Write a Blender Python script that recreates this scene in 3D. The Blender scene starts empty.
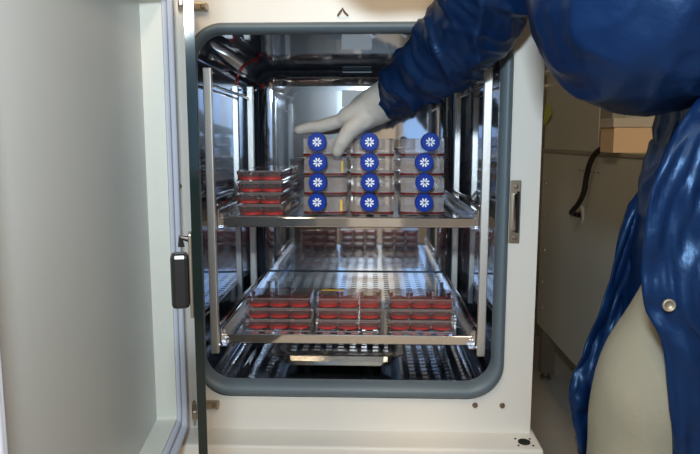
import bpy, bmesh, math, random
from mathutils import Vector, Matrix, noise
random.seed(7)
PI = math.pi
sc = bpy.context.scene
C = sc.collection

# ------------------------------------------------------------------ camera, world, lights, exposure
cam_d = bpy.data.cameras.new('camera'); cam = bpy.data.objects.new('camera', cam_d); C.objects.link(cam)
cam.location = (0, -1.05, .95)
cam.rotation_euler = (math.radians(90 - 7.7), 0, math.radians(2.0))
cam_d.sensor_width = 36; cam_d.lens = 36 * 640 / 700; cam_d.clip_start = .02
sc.camera = cam
w = bpy.data.worlds.new('world'); sc.world = w; w.use_nodes = True
w.node_tree.nodes['Background'].inputs[0].default_value = (.5, .42, .32, 1)
w.node_tree.nodes['Background'].inputs[1].default_value = .05
sc.view_settings.view_transform = 'Standard'; sc.view_settings.look = 'None'
sc.view_settings.gamma = 1; sc.view_settings.use_curve_mapping = False
sc.view_settings.exposure = -0.14
sc.cycles.transparent_max_bounces = 48
sc.cycles.max_bounces = 14; sc.cycles.glossy_bounces = 7

def area(name, loc, rot, sx, sy, power, col):
    d = bpy.data.lights.new(name, 'AREA'); d.shape = 'RECTANGLE'; d.size = sx; d.size_y = sy
    d.energy = power; d.color = col
    o = bpy.data.objects.new(name, d); C.objects.link(o); o.location = loc; o.rotation_euler = rot
    return o
FLASH = (-.03, -1.03, 1.158)
area('camera_flash', FLASH, (math.radians(78), 0, math.radians(2)), .08, .05, 9.0, (.80, .93, 1.0))
# warm ceiling lamps of the room (their housings are built with the room)
LAMPS = [(-.5, -1.5), (.7, -1.9)]
for lx, ly in LAMPS:
    area('ceiling_lamp_light', (lx, ly, 2.44), (0, 0, 0), .3, 1.1, 25, (1.0, .72, .44))

# ------------------------------------------------------------------ materials
def mat(name, col, rough=.5, metal=0, bump=0, bscale=40, vary=0, vscale=6, sheen=0, coat=0, spec=.5, stretch=(1, 1, 1)):
    m = bpy.data.materials.new(name); m.use_nodes = True
    nt = m.node_tree; b = nt.nodes['Principled BSDF']
    b.inputs['Base Color'].default_value = (*col, 1); b.inputs['Roughness'].default_value = rough
    b.inputs['Metallic'].default_value = metal; b.inputs['Specular IOR Level'].default_value = spec
    b.inputs['Coat Weight'].default_value = coat
    if sheen:
        b.inputs['Sheen Weight'].default_value = sheen; b.inputs['Sheen Tint'].default_value = (.3, .5, 1, 1)
    if bump or vary:
        tc = nt.nodes.new('ShaderNodeTexCoord'); mp = nt.nodes.new('ShaderNodeMapping')
        mp.inputs['Scale'].default_value = stretch
        nt.links.new(tc.outputs['Object'], mp.inputs[0])
    if bump:
        n = nt.nodes.new('ShaderNodeTexNoise'); n.inputs['Scale'].default_value = bscale; n.inputs['Detail'].default_value = 3
        bp = nt.nodes.new('ShaderNodeBump'); bp.inputs['Strength'].default_value = bump; bp.inputs['Distance'].default_value = .01
        nt.links.new(mp.outputs[0], n.inputs['Vector']); nt.links.new(n.outputs['Fac'], bp.inputs['Height'])
        nt.links.new(bp.outputs['Normal'], b.inputs['Normal'])
    if vary:
        n2 = nt.nodes.new('ShaderNodeTexNoise'); n2.inputs['Scale'].default_value = vscale; n2.inputs['Detail'].default_value = 4
        mx = nt.nodes.new('ShaderNodeMix'); mx.data_type = 'RGBA'
        mx.inputs['A'].default_value = (*[c * (1 - vary) for c in col], 1); mx.inputs['B'].default_value = (*[min(1, c * (1 + vary)) for c in col], 1)
        nt.links.new(mp.outputs[0], n2.inputs['Vector']); nt.links.new(n2.outputs['Fac'], mx.inputs['Factor'])
        nt.links.new(mx.outputs['Result'], b.inputs['Base Color'])
    return m

def clear_mat(name, tint, rough=.06, haze=.05, ior=1.5, hazecol=(.9, .88, .88)):
    m = bpy.data.materials.new(name); m.use_nodes = True; nt = m.node_tree; nt.nodes.clear()
    out = nt.nodes.new('ShaderNodeOutputMaterial'); tr = nt.nodes.new('ShaderNodeBsdfTransparent')
    gl = nt.nodes.new('ShaderNodeBsdfGlossy'); df = nt.nodes.new('ShaderNodeBsdfDiffuse')
    fr = nt.nodes.new('ShaderNodeFresnel'); m1 = nt.nodes.new('ShaderNodeMixShader'); m2 = nt.nodes.new('ShaderNodeMixShader')
    tr.inputs[0].default_value = (*tint, 1); gl.inputs['Roughness'].default_value = rough; gl.inputs[0].default_value = (1, 1, 1, 1)
    df.inputs[0].default_value = (*hazecol, 1); fr.inputs['IOR'].default_value = ior; m1.inputs[0].default_value = haze
    L = nt.links.new
    L(tr.outputs[0], m1.inputs[1]); L(df.outputs[0], m1.inputs[2])
    L(fr.outputs[0], m2.inputs[0]); L(m1.outputs[0], m2.inputs[1]); L(gl.outputs[0], m2.inputs[2]); L(m2.outputs[0], out.inputs[0])
    return m

M = dict(
    cream=mat('cream_enamel', (.74, .725, .685), .38, bump=.02, bscale=120, vary=.03, vscale=3),
    doorpanel=mat('door_inner_enamel', (.56, .555, .535), .30, bump=.05, bscale=5, vary=.04, vscale=2, stretch=(1, 1, 3)),
    doorframe=mat('door_frame_enamel', (.70, .68, .61), .42, vary=.02),
    doorgasket=mat('lavender_rubber', (.62, .63, .72), .45, vary=.03),
    gasket=mat('slate_rubber', (.112, .150, .182), .5, bump=.03, bscale=200, vary=.05),
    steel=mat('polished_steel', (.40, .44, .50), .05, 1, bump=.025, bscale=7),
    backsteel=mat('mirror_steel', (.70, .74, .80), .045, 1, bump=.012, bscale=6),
    shelf=mat('shelf_steel', (.78, .81, .86), .06, 1, bump=.004, bscale=30),
    upright=mat('satin_steel', (.86, .86, .85), .42, 1, bump=.02, bscale=150),
    chrome=mat('chrome', (.85, .86, .88), .12, 1, vary=.02),
    pan=mat('pan_steel', (.80, .76, .68), .14, 1, bump=.02, bscale=10),
    bolt=mat('brown_bolt', (.30, .22, .16), .4, .8, vary=.1),
    bracket=mat('bracket_metal', (.42, .36, .28), .35, .9, vary=.06),
    red=mat('red_silicone', (.42, .02, .015), .45, vary=.1),
    black=mat('black_plastic', (.012, .012, .013), .3, vary=.1),
    hole=mat('dark_opening', (.006, .006, .006), .8, vary=.1),
    white=mat('plain_white', (.93, .94, .95), .5, vary=.02),
    cap=mat('blue_cap_plastic', (.003, .034, .33), .42, vary=.06, vscale=60, spec=.15),
    emblem=mat('white_print', (.80, .88, .95), .5, vary=.02),
    yellow=mat('yellow_tape', (.75, .48, .03), .5, vary=.08),
    note=mat('lime_paper', (.52, .60, .13), .7, vary=.06),
    coat=mat('navy_satin', (.0024, .0135, .056), .38, bump=.10, bscale=60, vary=.35, vscale=9, spec=.5),
    glove=mat('glove_rubber', (.43, .43, .42), .6, bump=.06, bscale=110, vary=.05),
    trousers=mat('khaki_cloth', (.235, .225, .175), .9, bump=.08, bscale=200, vary=.16, vscale=9),
    lips=mat('lips', (.45, .17, .15), .45, vary=.06), skin=mat('skin', (.55, .36, .27), .5, vary=.06), hair=mat('hair', (.05, .035, .025), .6, vary=.2),
    shoe=mat('shoe_leather', (.03, .03, .03), .4, vary=.1),
    cab=mat('grey_enamel', (.60, .63, .60), .42, bump=.02, bscale=80, vary=.04),
    cabdark=mat('dark_grey_enamel', (.34, .35, .31), .5, vary=.05),
    leg=mat('leg_metal', (.26, .24, .20), .45, .6, vary=.06),
    box=mat('tan_fibreboard', (.86, .66, .45), .75, bump=.03, bscale=90, vary=.07, vscale=10),
    boxlid=mat('pale_lid', (.6, .58, .53), .5, vary=.04),
    floor=mat('grey_floor', (.52, .51, .48), .45, bump=.04, bscale=60, vary=.12, vscale=8),
    wall=mat('room_wall', (.34, .31, .25), .8, bump=.03, bscale=80, vary=.05),
    ceil=mat('room_ceiling', (.55, .52, .46), .85, vary=.04),
    whitewood=mat('white_laminate', (.82, .83, .84), .5, vary=.02),
    clear=clear_mat('clear_polystyrene', (.985, .975, .975), .05, .025, 1.38),
    clear2=clear_mat('flask_polystyrene', (.95, .93, .92), .08, .27, hazecol=(.95, .87, .85)),
    medium=mat('red_medium', (.58, .018, .015), .45, vary=.12, vscale=60),
    pink=clear_mat('pink_medium', (.80, .42, .42), .1, .25, 1.33, (.55, .10, .10)),
    edge=clear_mat('plastic_edge', (.96, .95, .95), .08, .22, 1.5, (.85, .78, .78)),
    darkmed=mat('dark_red_medium', (.13, .012, .012), .25, vary=.15, vscale=50),
    glass=clear_mat('door_glass', (.93, .97, .95), .01, .012, 1.5),
    glassedge=mat('glass_edge', (.002, .008, .009), .08, vary=.1, coat=.2, spec=.6),
)
def two_lobe(key, rough2, fac, col2):
    m = M[key]; nt = m.node_tree; b = nt.nodes['Principled BSDF']; out = nt.nodes['Material Output']
    g = nt.nodes.new('ShaderNodeBsdfGlossy'); g.inputs['Color'].default_value = (*col2, 1); g.inputs['Roughness'].default_value = rough2
    mx = nt.nodes.new('ShaderNodeMixShader'); mx.inputs[0].default_value = fac
    nt.links.new(b.outputs[0], mx.inputs[1]); nt.links.new(g.outputs[0], mx.inputs[2]); nt.links.new(mx.outputs[0], out.inputs[0])
M['coat'].node_tree.nodes['Principled BSDF'].inputs['Specular Tint'].default_value = (.35, .6, 1, 1)
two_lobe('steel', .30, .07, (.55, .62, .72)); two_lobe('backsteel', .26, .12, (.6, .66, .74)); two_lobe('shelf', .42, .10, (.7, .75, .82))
em = bpy.data.materials.new('lamp_diffuser'); em.use_nodes = True
em.node_tree.nodes['Principled BSDF'].inputs['Emission Color'].default_value = (1, .8, .55, 1)
em.node_tree.nodes['Principled BSDF'].inputs['Emission Strength'].default_value = 2.0
M['lamp'] = em
em2 = bpy.data.materials.new('daylight_pane'); em2.use_nodes = True
em2.node_tree.nodes['Principled BSDF'].inputs['Base Color'].default_value = (.2, .25, .3, 1)
em2.node_tree.nodes['Principled BSDF'].inputs['Emission Color'].default_value = (.30, .56, 1, 1)
em2.node_tree.nodes['Principled BSDF'].inputs['Emission Strength'].default_value = 1.1
M['pane'] = em2

# ------------------------------------------------------------------ helpers
def obj(name, bm_or_mesh, m, parent=None, smooth=False, bevel=0):
    if isinstance(bm_or_mesh, bmesh.types.BMesh):
        bmesh.ops.recalc_face_normals(bm_or_mesh, faces=bm_or_mesh.faces[:])
        me = bpy.data.meshes.new(name); bm_or_mesh.to_mesh(me); bm_or_mesh.free()
    else:
        me = bm_or_mesh
    if not me.materials: me.materials.append(M[m])
    if smooth:
        for p in me.polygons: p.use_smooth = True
    o = bpy.data.objects.new(name, me); C.objects.link(o)
    if parent: o.parent = parent
    if bevel:
        b = o.modifiers.new('bevel', 'BEVEL'); b.width = bevel; b.segments = 2; b.limit_method = 'ANGLE'
    return o
def tag(o, label, cat, group=None):
    o['label'] = label; o['category'] = cat
    if group: o['group'] = group
    return o
def thing(name, loc, label, cat, group=None, rz=0):
    o = bpy.data.objects.new(name, None); C.objects.link(o); o.location = loc; o.rotation_euler = (0, 0, rz)
    o.empty_display_size = .05
    return tag(o, label, cat, group)
def struct(o): o['kind'] = 'structure'; return o
def dup(root, loc, label=None, group=None, rz=None):
    r = root.copy(); C.objects.link(r); r.location = loc
    if rz is not None: r.rotation_euler = (0, 0, rz)
    if label: r['label'] = label
    if group: r['group'] = group
    for ch in list(root.children):
        c = ch.copy(); C.objects.link(c); c.parent = r
        for g in list(ch.children):
            d = g.copy(); C.objects.link(d); d.parent = c
    return r
def box(bm, x0, x1, y0, y1, z0, z1):
    vs = [bm.verts.new((x, y, z)) for x in (x0, x1) for y in (y0, y1) for z in (z0, z1)]
    for f in ((0, 1, 3, 2), (4, 6, 7, 5), (0, 4, 5, 1), (2, 3, 7, 6), (0, 2, 6, 4), (1, 5, 7, 3)):
        bm.faces.new([vs[i] for i in f])
    return bm
def boxo(name, dims, m, parent=None, bevel=0):
    return obj(name, box(bmesh.new(), *dims), m, parent, bevel=bevel)
def basis(d):
    d = Vector(d).normalized(); a = Vector((0, 0, 1)) if abs(d.z) < .9 else Vector((1, 0, 0))
    u = d.cross(a).normalized(); return u, d.cross(u).normalized(), d
def rings(bm, rs, cap0=True, cap1=True, closed=True):
    vv = [[bm.verts.new(p) for p in r] for r in rs]
    for a, b in zip(vv, vv[1:]):
        n = len(a)
        for i in range(n if closed else n - 1): bm.faces.new((a[i], a[(i + 1) % n], b[(i + 1) % n], b[i]))
    if cap0: bm.faces.new(vv[0][::-1])
    if cap1: bm.faces.new(vv[-1])
    return vv
def tube(bm, pts, r, n=10, caps=True):
    pts = [Vector(p) for p in pts]; rs = []
    u = None
    for i, p in enumerate(pts):
        d = (pts[min(i + 1, len(pts) - 1)] - pts[max(i - 1, 0)]).normalized()
        if u is None: u, v, _ = basis(d)
        else:
            u = (u - d * u.dot(d)).normalized()
        v = d.cross(u)
        rr = r[i] if isinstance(r, (list, tuple)) else r
        rs.append([p + (u * math.cos(2 * PI * k / n) + v * math.sin(2 * PI * k / n)) * rr for k in range(n)])
    rings(bm, rs, caps, caps); return bm
def lathe(bm, prof, c, axis, n=24, cap0=True, cap1=True):
    """prof: list of (distance along axis, radius)"""
    u, v, d = basis(axis); c = Vector(c)
    rings(bm, [[c + d * t + (u * math.cos(2 * PI * k / n) + v * math.sin(2 * PI * k / n)) * r for k in range(n)] for t, r in prof], cap0, cap1)
    return bm
def rrect(x0, x1, z0, z1, r, y, n=10):
    out = []
    for cx, cz, a0 in ((x1 - r, z1 - r, 0), (x0 + r, z1 - r, 90), (x0 + r, z0 + r, 180), (x1 - r, z0 + r, 270)):
        for k in range(n + 1):
            a = math.radians(a0 + 90 * k / n); out.append(Vector((cx + r * math.cos(a), y, cz + r * math.sin(a))))
    return out
def screw(parent, loc, axis, r=.005, m='bolt'):
    bm = bmesh.new(); lathe(bm, [(0, r), (r * .4, r), (r * .7, r * .75), (r * .75, r * .4), (r * .45, r * .38)], loc, axis, 14)
    return obj('screw', bm, m, parent)
def prism(bm, outline, z0, z1):
    rings(bm, [[Vector((x, y, z0)) for x, y in outline], [Vector((x, y, z1)) for x, y in outline]]); return bm

def remeshed(bm, voxel, smooth=6, fac=.5):
    """union of overlapping closed shells into one continuous skin"""
    bmesh.ops.recalc_face_normals(bm, faces=bm.faces[:])
    me = bpy.data.meshes.new('tmp'); bm.to_mesh(me); bm.free()
    o = bpy.data.objects.new('tmp', me); C.objects.link(o)
    r = o.modifiers.new('r', 'REMESH'); r.mode = 'VOXEL'; r.voxel_size = voxel; r.use_smooth_shade = True
    s = o.modifiers.new('s', 'SMOOTH'); s.iterations = smooth; s.factor = fac
    bpy.context.view_layer.update()
    out = bpy.data.meshes.new_from_object(o.evaluated_get(bpy.context.evaluated_depsgraph_get()))
    bpy.data.objects.remove(o); bpy.data.meshes.remove(me)
    for p in out.polygons: p.use_smooth = True
    return out
def ball(bm, c, r, s=(1, 1, 1), rot=None):
    m4 = Matrix.Translation(Vector(c)) @ (rot.to_matrix().to_4x4() if rot else Matrix()) @ Matrix.Diagonal((r * s[0], r * s[1], r * s[2], 1))
    bmesh.ops.create_uvsphere(bm, u_segments=20, v_segments=12, radius=1, matrix=m4)
def chain(bm, pts, step=.5):
    """tapered limb: pts = [(x,y,z,r), ...], overlapping shells"""
    for (a, b) in zip(pts, pts[1:]):
        pa, pb = Vector(a[:3]), Vector(b[:3])
        u, v, d = basis(pb - pa); n = 18
        rings(bm, [[p + (u * math.cos(2 * PI * k / n) + v * math.sin(2 * PI * k / n)) * r for k in range(n)] for p, r in ((pa, a[3]), (pb, b[3]))])
    for p in pts: ball(bm, p[:3], p[3])

# ------------------------------------------------------------------ the room
RX0, RX1, RY0, RY1, RZ = -1.9, 2.1, -3.2, 2.0, 2.5
struct(boxo('floor', (RX0, RX1, RY0, RY1, -.05, 0), 'floor'))
struct(boxo('ceiling', (RX0, RX1, RY0, RY1, RZ, RZ + .05), 'ceil'))
struct(boxo('wall_back', (RX0, RX1, RY1, RY1 + .05, 0, RZ), 'wall'))
struct(boxo('wall_front', (RX0, RX1, RY0 - .05, RY0, 0, RZ), 'wall'))
struct(boxo('wall_left', (RX0 - .05, RX0, RY0, RY1, 0, RZ), 'wall'))
struct(boxo('wall_right', (RX1, RX1 + .05, RY0, RY1, 0, RZ), 'wall'))
# the side of the room behind the viewer: two windows and white cupboards, seen mirrored in the steel
for k, wx in enumerate((-.62, .66)):
    fr_ = struct(boxo('window_%d' % (k + 1), (wx - .40, wx + .40, RY0, RY0 + .02, .80, 2.10), 'pane'))
    for (a, b, c, d) in ((-.44, -.40, .76, 2.14), (.40, .44, .76, 2.14), (-.40, .40, .76, .80), (-.40, .40, 2.10, 2.14), (-.015, .015, .80, 2.10)):
        boxo('window_frame', (wx + a, wx + b, RY0, RY0 + .05, c, d), 'cream', fr_, .004)
for k, (cx_, lab) in enumerate(((-1.42, 'tall white laboratory cupboard left of the windows'), (.02, 'narrow white laboratory cupboard between the two windows'), (1.50, 'tall white laboratory cupboard right of the windows'))):
    hw_ = .17 if k == 1 else .34
    t = thing('cupboard', (cx_, RY0 + .2, 0), lab, 'cupboard', 'white cupboards')
    obj('carcass', box(bmesh.new(), -hw_, hw_, -.19, .17, 0, 2.0), 'whitewood', t, bevel=.004)
    for s_ in (-1, 1):
        dr = obj('cupboard_door', box(bmesh.new(), min(0, s_ * hw_) + .003, max(0, s_ * hw_) - .003, .17, .19, .06, 1.98), 'whitewood', t, bevel=.003)
        obj('handle', tube(bmesh.new(), [(s_ * .03, .19, 1.0), (s_ * .03, .215, 1.01), (s_ * .03, .215, 1.13), (s_ * .03, .19, 1.14)], .005, 8), 'chrome', dr)
for lx, ly in LAMPS:
    t = thing('ceiling_lamp', (lx, ly, RZ), 'long warm ceiling lamp, the one nearer the %s' % ('open outer door' if lx < 0 else 'person'), 'lamp', 'ceiling lamps')
    bm = bmesh.new(); box(bm, -.17, .17, -.58, .58, -.025, 0); obj('housing', bm, 'cream', t, bevel=.004)
    bm = bmesh.new(); box(bm, -.15, .15, -.55, .55, -.035, -.025); obj('diffuser', bm, 'lamp', t)

# ------------------------------------------------------------------ incubator
inc = thing('incubator', (0, 0, 0), 'cream laboratory incubator with its outer and glass doors swung open', 'incubator')
X0, X1, ZB, ZT = -.365, .272, .453, 1.26          # outer front face
HX0, HX1, HZ0, HZ1, HR = -.297, .213, .512, 1.126, .052   # chamber
NR = 10
def radial(ring, x0, x1, z0, z1):
    cx, cz = (HX0 + HX1) / 2, (HZ0 + HZ1) / 2; out = []
    for p in ring:
        d = Vector((p.x - cx, 0, p.z - cz))
        tx = ((x1 - cx) if d.x > 0 else (x0 - cx)) / d.x if abs(d.x) > 1e-6 else 1e9
        tz = ((z1 - cz) if d.z > 0 else (z0 - cz)) / d.z if abs(d.z) > 1e-6 else 1e9
        t = min(tx, tz); out.append(Vector((cx + d.x * t, p.y, cz + d.z * t)))
    return out
def dense(ring, m=3):
    out = []
    for i, p in enumerate(ring):
        q = ring[(i + 1) % len(ring)]
        k = 12 if (p - q).length > .1 else 1
        out += [p.lerp(q, j / k) for j in range(k)]
    return out
bm = bmesh.new()
ring = dense(rrect(HX0, HX1, HZ0, HZ1, HR, 0, NR))
outer = radial(ring, X0, X1, ZB, ZT)
for i in range(len(outer)):                       # snap the nearest points to the four corners
    pass
for cx, cz in ((X0, ZB), (X1, ZB), (X0, ZT), (X1, ZT)):
    j = min(range(len(outer)), key=lambda i: (outer[i] - Vector((cx, 0, cz))).length); outer[j] = Vector((cx, 0, cz))
rings(bm, [ring, outer, [p + Vector((0, .70, 0)) for p in outer]], False, True)
obj('casing', bm, 'cream', inc)
# stainless liner
bm = bmesh.new(); rs = [rrect(HX0, HX1, HZ0, HZ1, HR, y) for y in (0, .12, .25, .4, .56)]
for k in range(1, 7):
    a = PI / 2 * k / 6; i = .04 * (1 - math.cos(a)); rs.append(rrect(HX0 + i, HX1 - i, HZ0 + i, HZ1 - i, max(HR - i, .012), .56 + .04 * math.sin(a)))
rings(bm, rs, False, False)
for f in bm.faces: f.smooth = True
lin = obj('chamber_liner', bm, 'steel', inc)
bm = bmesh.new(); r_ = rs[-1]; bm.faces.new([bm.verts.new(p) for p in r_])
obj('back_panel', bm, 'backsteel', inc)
# slate gasket around the opening
bm = bmesh.new()
prs = []
GOut, GIn = (-.300, .223, .515, 1.136, .060), (-.286, .2035, .541, 1.119, .046)
for f_, y in ((0, .001), (0, -.004), (.18, -.012), (.42, -.016), (.62, -.015), (.86, -.009), (1, 0), (1, .010)):
    prs.append(rrect(*[a_ + (b_ - a_) * f_ for a_, b_ in zip(GOut, GIn)], y, 12))
rings(bm, prs, False, False)
for f in bm.faces: f.smooth = True
obj('opening_gasket', bm, 'gasket', inc)
# plinth below
bm = bmesh.new(); box(bm, X0 - .005, X1 + .008, -.062, .70, .36, ZB)
pl = obj('base_ledge', bm, 'cream', inc, bevel=.004)
boxo('base_cabinet', (X0, X1, -.045, .69, .10, .36), 'cream', inc, .004)
for x in (X0 + .06, X1 - .06):
    for y in (.03, .62):
        bm = bmesh.new(); lathe(bm, [(0, .022), (.01, .022), (.012, .014), (.10, .014)], (x, y, 0), (0, 0, 1), 16); obj('foot', bm, 'black', inc)
port = obj('drain_port', lathe(bmesh.new(), [(0, .010), (.002, .010), (.002, .008), (.0005, .0075)], (.254, -.035, ZB), (0, 0, 1), 20), 'hole', pl)
for dx, dy in ((-.012, .012), (.012, .012), (.012, -.012), (-.012, -.012)):
    s = obj('port_screw', lathe(bmesh.new(), [(0, .0018), (.0012, .0018)], (.254 + dx, -.035 + dy, ZB), (0, 0, 1), 8), 'hole', pl)
# strike plate of the glass door
bm = bmesh.new(); box(bm, .2245, .2415, -.004, .001, .783, .886); sp = obj('strike_plate', bm, 'bracket', inc, bevel=.001)
bm = bmesh.new(); box(bm, .2275, .2325, -.016, -.004, .805, .865); obj('strike_bar', bm, 'chrome', sp, bevel=.001)
bm = bmesh.new(); box(bm, .2345, .2395, -.0045, -.0035, .800, .868); obj('strike_slot', bm, 'hole', sp)
for z in (.876, .792): screw(sp, (.233, -.004, z), (0, -1, 0), .0035)
for x, z in ((.177, .502), (.223, .502), (-.320, .875)): screw(inc, (x, 0, z), (0, -1, 0), .0048)
# glass door hinge brackets
for z in (1.160, .499):
    bm = bmesh.new(); box(bm, -.308, -.262, -.012, 0, z - .006, z + .006); hb = obj('hinge_bracket', bm, 'bracket', inc, bevel=.002)
    screw(hb, (-.269, -.012, z), (0, -1, 0), .004)
for z0, z1 in ((1.135, 1.175), (.492, .522)):
    bm = bmesh.new(); lathe(bm, [(0, .0025), (z1 - z0, .0025)], (-.320, -.006, z0), (0, 0, 1), 10); lathe(bm, [(.012, .0034), (.020, .0034)], (-.320, -.006, z0), (0, 0, 1), 10)
    obj('hinge_pin', bm, 'bracket', inc)
bm = bmesh.new(); tube(bm, [(-.056, -.002, 1.146), (-.052, -.01, 1.150), (-.048, -.012, 1.155), (-.045, -.008, 1.150), (-.040, -.002, 1.146)], .0016, 8); obj('hook', bm, 'bolt', inc)
# inside of the chamber: white patch painted as a bright reflection on the back wall, rods with red seals
bm = bmesh.new(); box(bm, -.078, -.004, .5975, .5995, 1.034, 1.076); obj('reflection_patch', bm, 'white', inc)
for (a, b) in (((-.272, .055, 1.090), (-.280, .597, 1.086)),):  # steel rod from front to back
    rod = obj('support_rod', tube(bmesh.new(), [a, b], .0042, 10), 'chrome', inc, True)
    obj('rod_tip', lathe(bmesh.new(), [(0, .0055), (.006, .0055), (.008, .003)], a, (0, -1, 0), 14), 'chrome', rod)
    obj('seal', lathe(bmesh.new(), [(0, .0065), (.006, .006), (.010, .004)], (-.280, .597, 1.086), (0, -1, 0), 14), 'red', rod, True)
cx, cz, rr = HX0 + HR, HZ1 - HR, HR - .0005
obj('seal_bead', tube(bmesh.new(), [(cx - rr * math.cos(a), .37, cz + rr * math.sin(a)) for a in [math.radians(-5 + 90 * k / 12) for k in range(13)]], .0032, 8), 'red', inc, True)

# outer door: recess facing +X, hinged at the left edge
DO = Vector((-.305, -.104, 0)); DU = Vector((math.sin(math.radians(6.4)), -math.cos(math.radians(6.4)), 0)); DN = Vector((DU.y * -1, DU.x, 0))
def dpt(t, n, z): return DO + DU * t + DN * n + Vector((0, 0, z))
def dquad(bm, q): bm.faces.new([bm.verts.new(dpt(*p)) for p in q])
RL, RIM, DEP, Z0, Z1 = .556, .05, .031, .517, 1.147
def dring(t0, t1, z0, z1, n, r=.012):
    out = []
    for cx, cz, a0 in ((t1 - r, z1 - r, 0), (t0 + r, z1 - r, 90), (t0 + r, z0 + r, 180), (t1 - r, z0 + r, 270)):
        for k in range(4):
            a = math.radians(a0 + 30 * k); out.append(dpt(cx + r * math.cos(a), n, cz + r * math.sin(a)))
    return out
bm = bmesh.new()
rings(bm, [dring(0, RL, Z0, Z1, -DEP, .004), dring(0, RL, Z0, Z1, 0, .004), dring(-RIM, RL + RIM, Z0 - RIM, Z1 + RIM, 0, .02), dring(-RIM, RL + RIM, Z0 - RIM, Z1 + RIM, -.07, .02)], False, True)
door = obj('outer_door', bm, 'doorframe', inc)
bm = bmesh.new(); bm.faces.new([bm.verts.new(p) for p in dring(0, RL, Z0, Z1, -DEP, .004)]); obj('inner_panel', bm, 'doorpanel', door)
for k, (a, b, h, mname) in enumerate(((.004, .016, .006, 'doorgasket'), (.020, .034, .012, 'doorgasket'))):   # two ribs of the door seal
    bm = bmesh.new()
    rs2 = [dring(-i, RL + i, Z0 - i, Z1 + i, n, .004 + i * .3) for i, n in ((a, 0), (a + .002, h * .8), ((a + b) / 2, h), (b - .002, h * .8), (b, 0))]
    rings(bm, rs2, False, False)
    for f in bm.faces: f.smooth = True
    obj('door_seal', bm, mname, door)
# hinge arm joining door and body
for z in (.56, 1.14):
    bm = bmesh.new(); lathe(bm, [(0, .011), (.05, .011)], (-.362, -.022, z), (0, 0, 1), 14); hg = obj('door_hinge', bm, 'bracket', inc)

# glass inner door, swung toward the viewer
ga = math.radians(16.6); GU = Vector((math.sin(ga), -math.cos(ga), 0)); GN = Vector((-GU.y, GU.x, 0)) * -1   # GN points left
GO = Vector((-.2925, -.022, 0)); GT = .008; GL = .50
def gpt(t, n, z): return GO + GU * t + GN * n + Vector((0, 0, z))
def gbox(bm, t0, t1, n0, n1, z0, z1):
    vs = [bm.verts.new(gpt(t, n, z)) for t in (t0, t1) for n in (n0, n1) for z in (z0, z1)]
    for f in ((0, 1, 3, 2), (4, 6, 7, 5), (0, 4, 5, 1), (2, 3, 7, 6), (0, 2, 6, 4), (1, 5, 7, 3)): bm.faces.new([vs[i] for i in f])
    return bm
gd = obj('glass_door', gbox(bmesh.new(), 0, GL - .003, 0, GT, .485, 1.175), 'glass', inc)
obj('glass_edge', gbox(bmesh.new(), GL - .003, GL, 0, GT, .485, 1.175), 'glassedge', gd)
obj('latch_plate', gbox(bmesh.new(), GL - .03, GL - .006, GT, GT + .003, .792, .868), 'bracket', gd, bevel=.001)
obj('latch_handle', gbox(bmesh.new(), GL - .028, GL - .008, GT + .003, GT + .019, .800, .850), 'black', gd, bevel=.004)
obj('latch_hook', tube(bmesh.new(), [gpt(GL - .015, GT + .001, .862), gpt(GL - .015, GT + .009, .864), gpt(GL - .015, GT + .009, .856)], .003, 8), 'black', gd)
for z in (1.160, .499):
    obj('hinge_clamp', gbox(bmesh.new(), -.004, .03, -.004, GT + .004, z - .008, z + .008), 'bracket', gd, bevel=.002)

# ------------------------------------------------------------------ rack and shelves
rack = thing('shelf_rack', (0, 0, HZ0), 'steel shelf rack of flat uprights and side rails inside the chamber', 'rack')
def rk(name, bm, m='upright', bevel=0, par=rack, smooth=False):
    for v in bm.verts: v.co.z -= HZ0
    return obj(name, bm, m, par, smooth, bevel)
UL, UR = -.280, .193
for x in (UL, UR):
    for y in (.05, .43):
        bm = bmesh.new(); box(bm, x - .007, x + .007, y - .006, y + .006, .572, 1.072); up = rk('upright', bm, 'upright', .0015)
        bm = bmesh.new(); tube(bm, [(x - .013, y + .004, 1.064), (x + .013, y + .004, 1.064)], .002, 8); rk('top_pin', bm, 'chrome', par=up)
        bm = bmesh.new(); tube(bm, [(x - .013, y + .004, .586), (x + .013, y + .004, .586)], .002, 8); rk('foot_pin', bm, 'chrome', par=up)
    bm = bmesh.new(); tube(bm, [(x, .056, 1.045), (x, .43, 1.045)], .003, 8); rk('cross_rod', bm, 'chrome')
SZ = {'a': .812, 'b': .597}
SX0, SX1, SY0, SY1 = -.2695, .1815, .080, .585
for z in SZ.values():
    for x, s in ((UL + .0085, 1), (UR - .0085, -1)):
        bm = bmesh.new()
        prf = [(0, -.016), (.011 * s, -.016), (.011 * s, -.0145), (.0015 * s, -.0145), (.0015 * s, .016), (.005 * s, .016), (.005 * s, .0175), (0, .0175)]
        rings(bm, [[Vector((x + a, y, z + b)) for a, b in prf] for y in (.060, .575)])
        rl = rk('shelf_rail', bm, 'chrome')
        bm = bmesh.new(); tube(bm, [(x - .001 * s, .06, z + .026), (x - .001 * s, .30, z + .026), (x - .001 * s, .575, z + .022)], .003, 8); rk('guide_rod', bm, 'chrome', par=rl, smooth=True)
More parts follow.
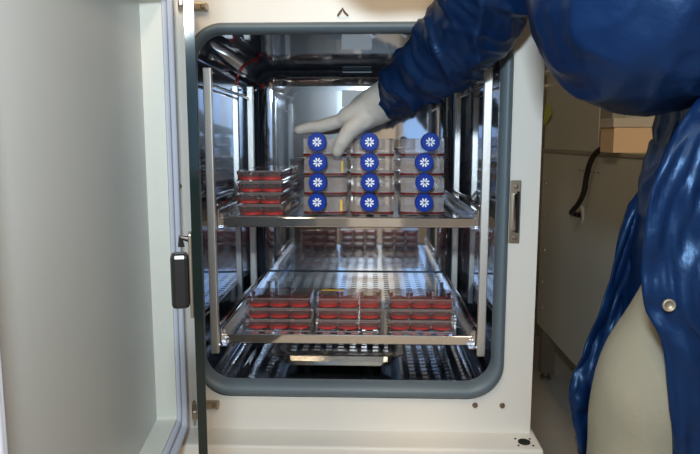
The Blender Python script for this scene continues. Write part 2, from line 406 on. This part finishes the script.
# perforated sheet: every slot is a hole
def perforated():
    bm = bmesh.new(); W, D = SX1 - SX0, SY1 - SY0
    nx, ny = 17, 22; cw, cd = W / nx, D / ny; hx, hy = .0062, .0060
    V = {}
    def v(x, y):
        k = (round(x, 5), round(y, 5))
        if k not in V: V[k] = bm.verts.new((x, y, 0))
        return V[k]
    for i in range(nx):
        for j in range(ny):
            x0, x1, y0, y1 = -W / 2 + i * cw, -W / 2 + (i + 1) * cw, j * cd, (j + 1) * cd
            mx, my = (x0 + x1) / 2, (y0 + y1) / 2
            o = [v(x0, y0), v(x1, y0), v(x1, y1), v(x0, y1)]
            h = [v(mx - hx, my - hy), v(mx + hx, my - hy), v(mx + hx, my + hy), v(mx - hx, my + hy)]
            for k in range(4): bm.faces.new((o[k], o[(k + 1) % 4], h[(k + 1) % 4], h[k]))
    ret = bmesh.ops.extrude_face_region(bm, geom=bm.faces[:])
    for e in ret['geom']:
        if isinstance(e, bmesh.types.BMVert): e.co.z -= .0012
    return bm
shelf = thing('perforated_shelf', ((SX0 + SX1) / 2, SY0, SZ['a']), 'upper perforated steel shelf carrying the blue capped flasks', 'shelf', 'incubator shelves')
hw = (SX1 - SX0) / 2
obj('sheet', perforated(), 'shelf', shelf)
def lip(prf, x0, x1):
    bm = bmesh.new(); rings(bm, [[Vector((x, a, b)) for a, b in prf] for x in (x0, x1)]); return bm
obj('front_lip', lip([(-.004, -.014), (-.002, -.0155), (.006, -.0155), (.006, -.0125), (0, -.0125), (0, .000), (-.001, .003), (-.003, .003), (-.004, .001)], -hw - .006, hw + .004), 'shelf', shelf, bevel=.0008)
obj('back_lip', lip([(.505, -.001), (.507, -.001), (.507, .012), (.505, .012)], -hw, hw), 'shelf', shelf)
for s in (-1, 1):
    bm = bmesh.new(); box(bm, s * hw - .0012, s * hw + .0012, 0, .505, -.001, .009); obj('side_rim', bm, 'shelf', shelf)
dup(shelf, ((SX0 + SX1) / 2, SY0, SZ['b']), 'lower perforated steel shelf carrying three stacks of well plates')
# water pan on the chamber floor
pan = thing('water_pan', (-.065, .10, HZ0), 'shallow steel water pan on the chamber floor below the shelves', 'pan')
def prr(x0, x1, y0, y1, r, z, n=5):
    return [Vector((p.x, p.z, z)) for p in rrect(x0, x1, y0, y1, r, 0, n)]
bm = bmesh.new()
rings(bm, [prr(-.085, .085, .032, .33, .02, .009), prr(-.102, .102, .016, .348, .02, .015), prr(-.110, .110, .008, .356, .022, .026), prr(-.113, .113, .005, .359, .025, .040), prr(-.124, .124, -.006, .370, .012, .041), prr(-.124, .124, -.006, .370, .012, .044), prr(-.111, .111, .007, .357, .024, .0435), prr(-.086, .086, .031, .331, .019, .011)])
for f in bm.faces: f.smooth = False
obj('pan_body', bm, 'pan', pan)
for sx in (-.06, .06):
    for sy in (.06, .30):
        bm = bmesh.new(); lathe(bm, [(0, .008), (.010, .010)], (sx, sy, 0), (0, 0, 1), 12); obj('pan_foot', bm, 'black', pan)
bm = bmesh.new(); bm.faces.new([bm.verts.new(p) for p in prr(-.109, .109, .009, .353, .021, .026)]); obj('water', bm, 'glass', pan)

# ------------------------------------------------------------------ culture flasks
def cap_mesh(bm, c, r, L):
    n = 64; c = Vector(c); rs = []
    for t, rad, kn in ((0, r * .97, 1), (L * .82, r, 1), (L * .93, r * .97, 0), (L, r * .90, 0), (L, r * .74, 0), (L - .0012, r * .71, 0)):
        rs.append([c + Vector((rad * (1 - (.03 if kn and k % 2 else 0)) * math.cos(2 * PI * k / n), -t, rad * (1 - (.03 if kn and k % 2 else 0)) * math.sin(2 * PI * k / n))) for k in range(n)])
    rings(bm, rs); return bm
FH, FW, FL = .0335, .040, .135
def flask(noff, mark):
    t = thing('culture_flask', (0, 0, 0), 'x', 'flask', 'blue capped culture flasks on the upper shelf')
    o = [(-FW, FL - .006), (-FW + .006, FL), (FW - .006, FL), (FW, FL - .006), (FW, .012), (FW - .008, .004), (noff + .016, 0), (noff - .016, 0), (-FW + .008, .004), (-FW, .012)]
    bm = bmesh.new()
    cxx, cyy = 0, FL / 2
    sc_ = lambda k: [(x * k + noff * 0, cyy + (y - cyy) * k) for x, y in o]
    rings(bm, [[Vector((x, y, z)) for x, y in sc_(k)] for k, z in ((.97, .0005), (1, .003), (1, FH - .003), (.97, FH))])
    lathe(bm, [(-.004, .0105), (.012, .0105), (.012, .012), (.015, .012), (.015, .0105), (.03, .0105)], (noff, 0, .0232), (0, -1, 0), 20)
    obj('flask_body', bm, 'clear2', t)
    bm = bmesh.new(); prism(bm, [(x * 1.004, cyy + (y - cyy) * 1.004) for x, y in o], .0022, .0060); obj('medium', bm, 'darkmed', t)
    cp = obj('cap', cap_mesh(bmesh.new(), (noff, -.018, .0272), .0168, .022), 'cap', t)
    bm = bmesh.new()
    for k in range(8):
        a = 2 * PI * k / 8 + PI / 8; ca, sa = math.cos(a), math.sin(a)
        pts = [(.0014, 0), (.0034, .0011), (.0068, .0014), (.0084, .0006), (.0084, -.0006), (.0068, -.0014), (.0034, -.0011)]
        rings(bm, [[Vector((noff + r * ca - s * sa, -.018 - .022 + y, .0272 + r * sa + s * ca)) for r, s in pts] for y in (.0012, .0008)])
    obj('emblem', bm, 'emblem', cp)
    bm = bmesh.new(); box(bm, .006, .030, -.0004 + .0035, .0030, .010, .030)
    if mark:
        bm2 = bmesh.new(); box(bm2, FW - .011, FW - .007, .0030, .0045, .007, .028); obj('tape_mark', bm2, 'yellow', t)
    bm.free()
    return t
PITCH = .0357; FY = .128
rowname = ['top', 'second', 'third', 'bottom']
colname = ['left column of flasks', 'middle column of flasks', 'right column of flasks']
extra = ['directly under the gloved hand', None, 'with its cap turned outward']
plain, left, leftm, skew, mid = flask(0, False), flask(-.0105, False), flask(-.0105, True), flask(.010, False), flask(-.005, False)
usedset = set()
for c, fx in enumerate((-.087, .0010, .0915)):
    for r in range(4):
        src = (leftm if r in (1, 3) else left) if c == 0 else (skew if (c == 2 and r == 0) else mid if c == 1 else plain)
        lab = 'clear flask with blue snowflake cap, %s of four in the %s' % (rowname[r], colname[c])
        if c == 0 and r == 0: lab = 'clear flask with blue snowflake cap held under the gloved hand'
        if c == 2 and r == 0: lab = 'clear flask atop the right column, its blue cap shifted right of the others'
        loc = (fx + random.uniform(-.0015, .0015), FY + random.uniform(-.002, .002), SZ['a'] + .001 + (3 - r) * PITCH)
        if src.name not in usedset:
            usedset.add(src.name); src.location = loc; src['label'] = lab
        else: dup(src, loc, lab)

# ------------------------------------------------------------------ six-well plates
PW, PD, PH = .1235, .0845, .0205
def rr2(w_, d_, r, z): return [Vector((p.x, p.z, z)) for p in rrect(-w_ / 2, w_ / 2, -d_ / 2, d_ / 2, r, 0, 3)]
def plate():
    t = thing('well_plate', (0, 0, 0), 'x', 'well plate', 'well plates')
    bm = bmesh.new()
    rings(bm, [rr2(PW, PD, .006, 0), rr2(PW, PD, .006, .003), rr2(PW - .003, PD - .003, .006, .0035), rr2(PW - .004, PD - .004, .006, .0165)], False, False)
    obj('plate_body', bm, 'clear', t)
    bm = bmesh.new(); rings(bm, [rr2(PW + .0006, PD + .0006, .006, 0), rr2(PW + .0006, PD + .0006, .006, .0022)], False, False); obj('base_rim', bm, 'edge', t)
    bm = bmesh.new(); rings(bm, [rr2(PW - .0004, PD - .0004, .006, .0182), rr2(PW - .0004, PD - .0004, .006, .0192), rr2(PW - .006, PD - .006, .005, .0203)], False, False); obj('lid_rim', bm, 'edge', t)
    bm = bmesh.new()
    rings(bm, [rr2(PW - .001, PD - .001, .006, .0125), rr2(PW - .001, PD - .001, .006, .0190), rr2(PW - .003, PD - .003, .005, .0200)], False, True)
    obj('lid', bm, 'clear', t)
    wl = md = None
    for i in (-1, 0, 1):
        for j in (-1, 1):
            x, y = i * .0390, j * .0390 * .5
            if wl is None:
                bm = bmesh.new(); lathe(bm, [(.0083, .0186), (.0165, .0188)], (0, 0, 0), (0, 0, 1), 20, False, False)
                for f in bm.faces: f.smooth = len(f.verts) == 4
                a = obj('well', bm, 'clear', t); wl = a.data
                bm = bmesh.new(); lathe(bm, [(.0034, .0183), (.0076, .0184)], (0, 0, 0), (0, 0, 1), 20)
                b = obj('medium', bm, 'medium', a); md = b.data
            else:
                a = obj('well', wl, 'clear', t); b = obj('medium', md, 'medium', a)
            a.location = (x, y, 0)
    return t
p0 = plate(); first = [True]
def put_plate(loc, rz, lab, grp):
    if first[0]:
        first[0] = False; p0.location = loc; p0.rotation_euler = (0, 0, rz); p0['label'] = lab; p0['group'] = grp; return p0
    return dup(p0, loc, lab, grp, rz)
PP = .0212
for k in range(4):
    put_plate((-.203 + (.002, -.001, .001, 0)[k], .155, SZ['a'] + .0005 + k * PP), PI / 2 + (.02, -.015, .01, 0)[k],
              'clear well plate, %s of the front stack beside the blue capped flasks' % ('bottom', 'second from bottom', 'third from bottom', 'top')[k], 'well plates stacked beside the flasks')
for k in range(4):
    put_plate((-.204 + (.001, -.002, 0, .001)[k], .289, SZ['a'] + .0005 + k * PP), PI / 2 + (-.01, .012, 0, .015)[k],
              'clear well plate, %s of the rear stack left of the flasks' % ('bottom', 'second from bottom', 'third from bottom', 'top')[k], 'well plates stacked beside the flasks')
for s, (px, nm) in enumerate(((-.175, 'left'), (-.043, 'middle'), (.092, 'right'))):
    for k in range(3):
        o = put_plate((px + random.uniform(-.0012, .0012), .143 + random.uniform(-.001, .001), SZ['b'] + .0005 + k * PP), random.uniform(-.01, .01),
                  'clear well plate of red medium, %s of the %s stack on the lower shelf' % (('bottom', 'middle one', 'topmost')[k], nm), 'well plates on the lower shelf')
        if s == 1 and k == 2:
            o['label'] = 'topmost clear well plate of the middle stack, with yellow tape on its lid'
            bm = bmesh.new(); box(bm, -.055, -.012, .024, .034, .0201, .0206); obj('tape_strip', bm, 'yellow', o)

# ------------------------------------------------------------------ equipment cabinet at the right, behind the person
cabx = .67
cab = thing('equipment_cabinet', (cabx, 1.0, 0), 'olive grey metal equipment cabinet standing on legs behind the person', 'cabinet')
def cb(name, dims, m, bevel=.002, par=cab):
    bm = box(bmesh.new(), *dims); bmesh.ops.translate(bm, verts=bm.verts[:], vec=(-cabx, -1.0, 0)); return obj(name, bm, m, par, bevel=bevel)
cb('cabinet_body', (cabx, 1.35, .25, 1.50, .215, .905), 'cab')
cb('worktop', (cabx - .004, 1.35, .24, 1.505, .905, .917), 'cabdark')
cb('cabinet_hood', (cabx + .002, 1.35, .90, 1.50, .917, 1.75), 'cab')
cb('corner_post', (cabx + .004, cabx + .04, .80, .90, .917, 1.75), 'cabdark')
for x in (cabx + .03, 1.30):
    for y in (.30, 1.45):
        lg = cb('leg', (x - .025, x + .025, y - .025, y + .025, .03, .215), 'leg')
        bm = bmesh.new(); lathe(bm, [(0, .022), (.01, .022), (.013, .010), (.03, .010)], (x - cabx, y - 1.0, 0), (0, 0, 1), 14); obj('levelling_foot', bm, 'leg', lg)
for y, z in ((1.446, .787), (1.421, .529), (1.44, .66), (1.43, .40), (1.42, .30), (.55, .80), (.55, .45)):
    screw(cab, (0, y - 1.0, z), (-1, 0, 0), .008, 'chrome')
for k in range(6): screw(cab, (0, .05 - .035 * k, .855), (-1, 0, 0), .003, 'bolt')
for z in (1.207, 1.154): 
    bm = bmesh.new(); lathe(bm, [(0, .012), (.015, .012), (.018, .007), (.05, .007), (.055, .010), (.07, .010)], (0, 1.47 - 1.0, z), (-1, 0, 0), 14); obj('knob', bm, 'chrome', cab)
bm = bmesh.new(); lathe(bm, [(0, .032), (.006, .030), (.006, .016), (0, .015)], (0, .016, .713), (-1, 0, 0), 24); gr = obj('grommet', bm, 'boxlid', cab)
def bez(p0, p1, p2, p3, n=16):
    p0, p1, p2, p3 = map(Vector, (p0, p1, p2, p3)); out = []
    for k in range(n + 1):
        t = k / n; out.append(p0 * (1 - t) ** 3 + p1 * 3 * t * (1 - t) ** 2 + p2 * 3 * t * t * (1 - t) + p3 * t ** 3)
    return out
cpts = bez((.67, 1.016, .713), (.60, 1.01, .72), (.630, .90, .73), (.640, .90, .81)) + bez((.640, .90, .81), (.645, .90, .88), (.645, .86, .945), (.70, .83, .927))[1:] 
cable = obj('power_cable', tube(bmesh.new(), cpts, .0085, 10), 'black', None, True)
tag(cable, 'thick black power cable running from the cabinet grommet up to the worktop', 'cable')
bm = bmesh.new(); n = 6
rings(bm, [[Vector((cabx + .001 - .004 * (k / n) ** 2 * 3, y, z)) for k, (y, z) in enumerate([(1.50, 1.09 ), (1.46, 1.092), (1.42, 1.06), (1.40, 1.045), (1.45, 1.015), (1.49, 1.01)])], [Vector((cabx - .0006 - .004 * (k / n) ** 2 * 3, y, z)) for k, (y, z) in enumerate([(1.50, 1.09), (1.46, 1.092), (1.42, 1.06), (1.40, 1.045), (1.45, 1.015), (1.49, 1.01)])]])
tag(obj('paper_note', bm, 'note'), 'lime green paper note stuck on the grey cabinet beside the incubator', 'note')
bx = thing('storage_box', (.70, .70, .917), 'tan fibreboard box with pale lid on the cabinet worktop', 'box')
def sb(name, dims, m, bevel=.0015): 
    bm = box(bmesh.new(), *dims); return obj(name, bm, m, bx, bevel=bevel)
sb('box_body', (-.056, .066, 0, .10, 0, .068), 'box')
sb('lid', (-.060, .070, -.003, .103, .068, .092), 'boxlid')
sb('end_panel', (.067, .090, .001, .10, 0, .066), 'white')

# ------------------------------------------------------------------ the person
per = thing('person', (.36, -.30, 0), 'person in a blue satin coat leaning in and reaching for a flask', 'person')
PO = Vector((.36, -.30, 0))
def pobj(name, me, m, par=per, smooth=True):
    if isinstance(me, bmesh.types.BMesh):
        bmesh.ops.recalc_face_normals(me, faces=me.faces[:]); q = bpy.data.meshes.new(name); me.to_mesh(q); me.free(); me = q
    for v in me.vertices: v.co -= PO
    me.materials.clear(); me.materials.append(M[m])
    return obj(name, me, m, par, smooth)
SH_R, SH_L = (.29, -.19, 1.315), (.30, -.47, 1.275)
ARM = [(.290, -.19, 1.315, .055), (.200, -.135, 1.20, .048), (.150, -.062, 1.112, .043), (.075, .045, 1.055, .036), (.030, .105, 1.024, .028)]
# continuous body under the clothes, head looking into the chamber
bm = bmesh.new()
chain(bm, [(.475, -.30, .92, .075), (.43, -.32, 1.08, .085), (.33, -.33, 1.25, .09)])
chain(bm, [(.30, -.32, 1.28, .075), SH_R + (.055,)]); chain(bm, [(.32, -.32, 1.27, .07), (.34, -.45, 1.27, .045)])
chain(bm, [(.27, -.32, 1.31, .055), (.11, -.33, 1.255, .050)])
ball(bm, (.045, -.33, 1.236), .1, (.98, .80, .88)); ball(bm, (.003, -.33, 1.205), .062, (1, .95, .95))
ball(bm, (-.055, -.33, 1.209), .016, (1.2, .8, 1.0)); ball(bm, (.075, -.412, 1.236), .022, (1, .4, 1.3)); ball(bm, (.075, -.248, 1.236), .022, (1, .4, 1.3))
chain(bm, ARM)
chain(bm, [(.34, -.45, 1.27, .045), (.33, -.44, 1.10, .042), (.46, -.47, 1.0, .036), (.55, -.46, .96, .028)])
for yy in (-.36, -.20):
    kx = .33 if yy < -.3 else .42
    chain(bm, [(.475, yy * .6 - .11, .90, .07), (.46, yy * .7 - .08, .80, .062), (kx, yy + .02, .48, .055), (kx + .05, yy + .02, .10, .042)])
pobj('body', remeshed(bm, .009, 4), 'skin')
bm = bmesh.new(); ball(bm, (-.052, -.33, 1.183), .011, (.6, 1.9, .5)); pobj('lips', bm, 'lips')
bm = bmesh.new(); ball(bm, (.070, -.33, 1.257), .106, (.95, .84, .86)); pobj('hair', remeshed(bm, .012, 2), 'hair')
for s in (-1, 1):
    bm = bmesh.new(); ball(bm, (-.0345, -.33 + s * .032, 1.230), .0125); ey = pobj('eye', bm, 'white')
    bm = bmesh.new(); ball(bm, (-.0445, -.33 + s * .032, 1.2275), .0048, (.6, 1, 1)); pobj('iris', bm, 'hole', ey)
# trousers and shoes
bm = bmesh.new()
chain(bm, [(.46, -.29, .90, .075), (.42, -.33, .84, .080), (.330, -.345, .66, .079), (.326, -.335, .50, .077), (.35, -.33, .28, .072), (.37, -.33, .09, .068)])
chain(bm, [(.46, -.29, .90, .075), (.47, -.22, .80, .085), (.46, -.18, .48, .078), (.48, -.18, .09, .066)])
tr = remeshed(bm, .009, 5)
NN = [v.normal.copy() for v in tr.vertices]
for v in tr.vertices:
    n_ = noise.noise(Vector((v.co.x * 9, v.co.y * 9, v.co.z * 16))) ; v.co += NN[v.index] * n_ * .006
pobj('trousers', tr, 'trousers')
for cxx, cyy in ((.37, -.33), (.48, -.18)):
    bm = bmesh.new(); chain(bm, [(cxx + .04, cyy, .045, .045), (cxx - .05, cyy, .048, .048), (cxx - .15, cyy, .035, .035)])
    for v in bm.verts: v.co.z = max(v.co.z, .0)
    pobj('shoe', remeshed(bm, .008, 3), 'shoe')

# coat: one continuous skin of sleeve, chest, sagging belly and hips
bm = bmesh.new()
chain(bm, [(.040, .098, 1.029, .041), (.073, .050, 1.054, .052), (.112, .000, 1.083, .062), (.150, -.060, 1.125, .068), (.190, -.125, 1.20, .074), (.275, -.20, 1.31, .085)])
chain(bm, [(.30, -.32, 1.30, .12), (.296, -.37, 1.205, .130), (.286, -.37, 1.105, .128)])
ball(bm, (.281, -.37, 1.085), .118, (.98, .95, .93))
chain(bm, [(.288, -.37, 1.110, .126), (.38, -.37, 1.115, .122), (.46, -.35, 1.12, .13)])
chain(bm, [(.46, -.34, 1.14, .13), (.46, -.33, 1.0, .11)])
chain(bm, [SH_L + (.085,), (.33, -.44, 1.13, .078), (.40, -.455, 1.05, .072), (.47, -.467, 1.0, .062), (.545, -.462, .962, .046)])
chain(bm, [(.275, -.20, 1.31, .085), (.30, -.32, 1.33, .09), SH_L + (.085,)])
chain(bm, [(.480, -.35, 1.05, .095), (.470, -.35, .975, .098), (.445, -.355, .900, .116), (.445, -.36, .80, .118), (.460, -.365, .66, .115), (.47, -.365, .48, .13)])
chain(bm, [(.46, -.25, 1.0, .10), (.46, -.24, .80, .125), (.48, -.24, .48, .14)])
ct = remeshed(bm, .0047, 9)
ax = (Vector((.030, .106, 1.023)) - Vector((.190, -.125, 1.20))).normalized()
e1 = Vector((1, 0, 1)); e1 = (e1 - ax * e1.dot(ax)).normalized()
NN = [v.normal.copy() for v in ct.vertices]
for v in ct.vertices:
    p = v.co.copy()
    # sleeve weight: near the reaching arm
    a = (p - Vector((.190, -.125, 1.20))).dot(ax); s = max(0, min(1, (a + .06) / .08))
    s = s if p.x < .28 and p.y > -.24 else 0
    q = Vector((p.dot(e1) * 9 + a * 8, a * 21 - p.dot(e1) * 9, p.dot(ax.cross(e1)) * 9))
    w_ = Vector((noise.noise(p * 9), noise.noise(p * 9 + Vector((4, 4, 4))), 0)) * .6      # warp so creases wander
    n1 = max(0, 1 - abs(noise.noise(q + w_)) * 3.0); n2 = max(0, 1 - abs(noise.noise(q * 1.9 + w_ + Vector((3, 7, 1)))) * 3.2)
    sl = n1 * .0085 + n2 * .0040 - .004 + noise.noise(q * .5) * .006
    q2 = Vector((p.x * 6 + p.z * 6, p.y * 5, p.z * 6 - p.x * 11)) + w_
    b1 = max(0, 1 - abs(noise.noise(q2)) * 3.5); b2 = max(0, 1 - abs(noise.noise(Vector((p.x * 26 + p.z * 9, p.y * 18, p.z * 20 - p.x * 12)) + w_)) * 3)
    bd = b1 * .0050 + b2 * .0022 + noise.noise(p * 7) * .004
    if p.z < .95: bd = max(0, 1 - abs(noise.noise(Vector((p.x * 16 + p.z * 3, p.y * 16, p.z * 4)) + w_)) * 2.6) * .008 + b2 * .0025
    v.co += NN[v.index] * (sl * s + bd * (1 - s))
for v in ct.vertices: v.co.z = max(v.co.z, .42 + .008 * math.sin(v.co.x * 60 + v.co.y * 45))   # cut hem
coat = pobj('coat', ct, 'coat')
# far front panel of the open coat, a hanging sheet with folds
def sheet(left, right, nx, thick, wave):
    bm = bmesh.new(); G = []
    for i, (l, r) in enumerate(zip(left, right)):
        row = []
        for k in range(nx + 1):
            t = k / nx; p = Vector(l).lerp(Vector(r), t)
            f = wave * (math.sin(t * 13 + i * .35) * .6 + noise.noise(Vector((t * 7, i * .5, 2))) * 1.2) + .005 * max(0, 1 - abs(noise.noise(Vector((t * 9 + i * .12, i * .22 - t * 3, 5)))) * 3.2) + .0025 * noise.noise(Vector((t * 18, i * .6, 8)))
            row.append((p.x + f * .25, p.y + f, p.z))
        G.append(row)
    vs = [[bm.verts.new(p) for p in r] for r in G]
    for a, b in zip(vs, vs[1:]):
        for k in range(nx): bm.faces.new((a[k], a[k + 1], b[k + 1], b[k]))
    return bm
def interp(pts, n):
    out = []
    for i in range(n + 1):
        t = i / n * (len(pts) - 1); k = min(int(t), len(pts) - 2); f = t - k
        p0, p1 = Vector(pts[k]), Vector(pts[k + 1]); pm = Vector(pts[max(k - 1, 0)]); pn = Vector(pts[min(k + 2, len(pts) - 1)])
        out.append(.5 * ((2 * p0) + (p1 - pm) * f + (2 * pm - 5 * p0 + 4 * p1 - pn) * f * f + (3 * p0 - pm - 3 * p1 + pn) * f ** 3))
    return out
Lf = interp([(.375, -.24, .93), (.345, -.21, .885), (.330, -.20, .833), (.313, -.20, .751), (.290, -.20, .672), (.272, -.20, .612), (.277, -.20, .568), (.289, -.20, .518), (.285, -.20, .46)], 40)
Rf = interp([(.42, -.27, .93), (.42, -.23, .885), (.43, -.21, .833), (.43, -.20, .751), (.42, -.19, .672), (.40, -.19, .612), (.40, -.19, .568), (.40, -.19, .518), (.40, -.19, .46)], 40)
fl = pobj('coat_panel', sheet(Lf, Rf, 60, .004, .010), 'coat', coat)
sd = fl.modifiers.new('s', 'SOLIDIFY'); sd.thickness = .003
# near front panel with the snap button, edge curving over the trousers
Lr = interp([(.330, -.41, 1.01), (.302, -.43, .985), (.274, -.44, .943), (.262, -.44, .902), (.259, -.437, .845), (.2635, -.436, .793), (.283, -.438, .752), (.294, -.440, .689), (.300, -.440, .631), (.302, -.44, .56), (.305, -.44, .47)], 44)
Rr = interp([(.45, -.43, 1.01), (.44, -.45, .985), (.43, -.465, .943), (.42, -.475, .902), (.42, -.48, .845), (.42, -.483, .793), (.43, -.487, .752), (.44, -.487, .689), (.45, -.49, .631), (.46, -.50, .56), (.47, -.51, .47)], 44)
fr = pobj('coat_panel', sheet(Lr, Rr, 50, .004, .0045), 'coat', coat)
sd = fr.modifiers.new('s', 'SOLIDIFY'); sd.thickness = .003
bm = bmesh.new(); lathe(bm, [(-.002, .0062), (.0012, .0062), (.0020, .0052), (.0012, .0038), (.0002, .0035)], (.2835, -.4445, .794), (-.12, -1, .05), 20); pobj('snap_button', bm, 'leg', coat)

# glove: palm, four fingers lying over the flask, thumb hooked down its front
bm = bmesh.new()
chain(bm, [(.055, .085, 1.038, .036), (.030, .104, 1.024, .036), (.004, .120, 1.010, .034), (-.012, .130, 1.004, .031)])
chain(bm, [(-.010, .118, 1.002, .028), (-.045, .120, .990, .020)]); chain(bm, [(-.010, .145, 1.004, .027), (-.045, .150, .990, .019)]); chain(bm, [(-.005, .165, 1.000, .020), (-.040, .178, .988, .015)])
for (b, m_, t_, r0, r1) in (((-.048, .120, .988), (-.095, .128, .9745), (-.136, .134, .9685), .0118, .0082), ((-.048, .142, .988), (-.096, .150, .9765), (-.140, .154, .9685), .0120, .0082),
                       ((-.046, .163, .986), (-.090, .172, .975), (-.130, .176, .9685), .0115, .0080), ((-.042, .181, .983), (-.075, .194, .972), (-.106, .198, .9665), .0100, .0072)):
    mid2 = tuple((m_[i] * .45 + t_[i] * .55) + (.0015 if i == 2 else 0) for i in range(3))
    chain(bm, [b + (r0 + .002,), m_ + (r0,), mid2 + (r0 * .9,), t_ + (r1,)])
chain(bm, [(-.012, .112, .990, .022), (-.040, .096, .968, .0150), (-.055, .094, .946, .0130), (-.0625, .096, .930, .0105)])
gl = remeshed(bm, .0034, 5, .5)
NN = [v.normal.copy() for v in gl.vertices]
for v in gl.vertices:
    p = v.co; q = Vector((p.x * 40 + p.z * 40, p.y * 20, p.z * 60 - p.x * 30)); v.co += NN[v.index] * (.5 - abs(noise.noise(q))) * (.0022 if p.x > -.05 else .0012)
pobj('glove', gl, 'glove')
bm = bmesh.new()
chain(bm, [(.53, -.46, .97, .03), (.575, -.46, .935, .033), (.61, -.46, .91, .028)])
for k in range(4): chain(bm, [(.61, -.485 + .019 * k, .91, .012), (.65, -.487 + .021 * k, .885, .011), (.675, -.487 + .021 * k, .855, .009)])
chain(bm, [(.575, -.485, .93, .016), (.605, -.515, .90, .013), (.63, -.52, .87, .011)])
pobj('glove', remeshed(bm, .004, 4), 'glove')
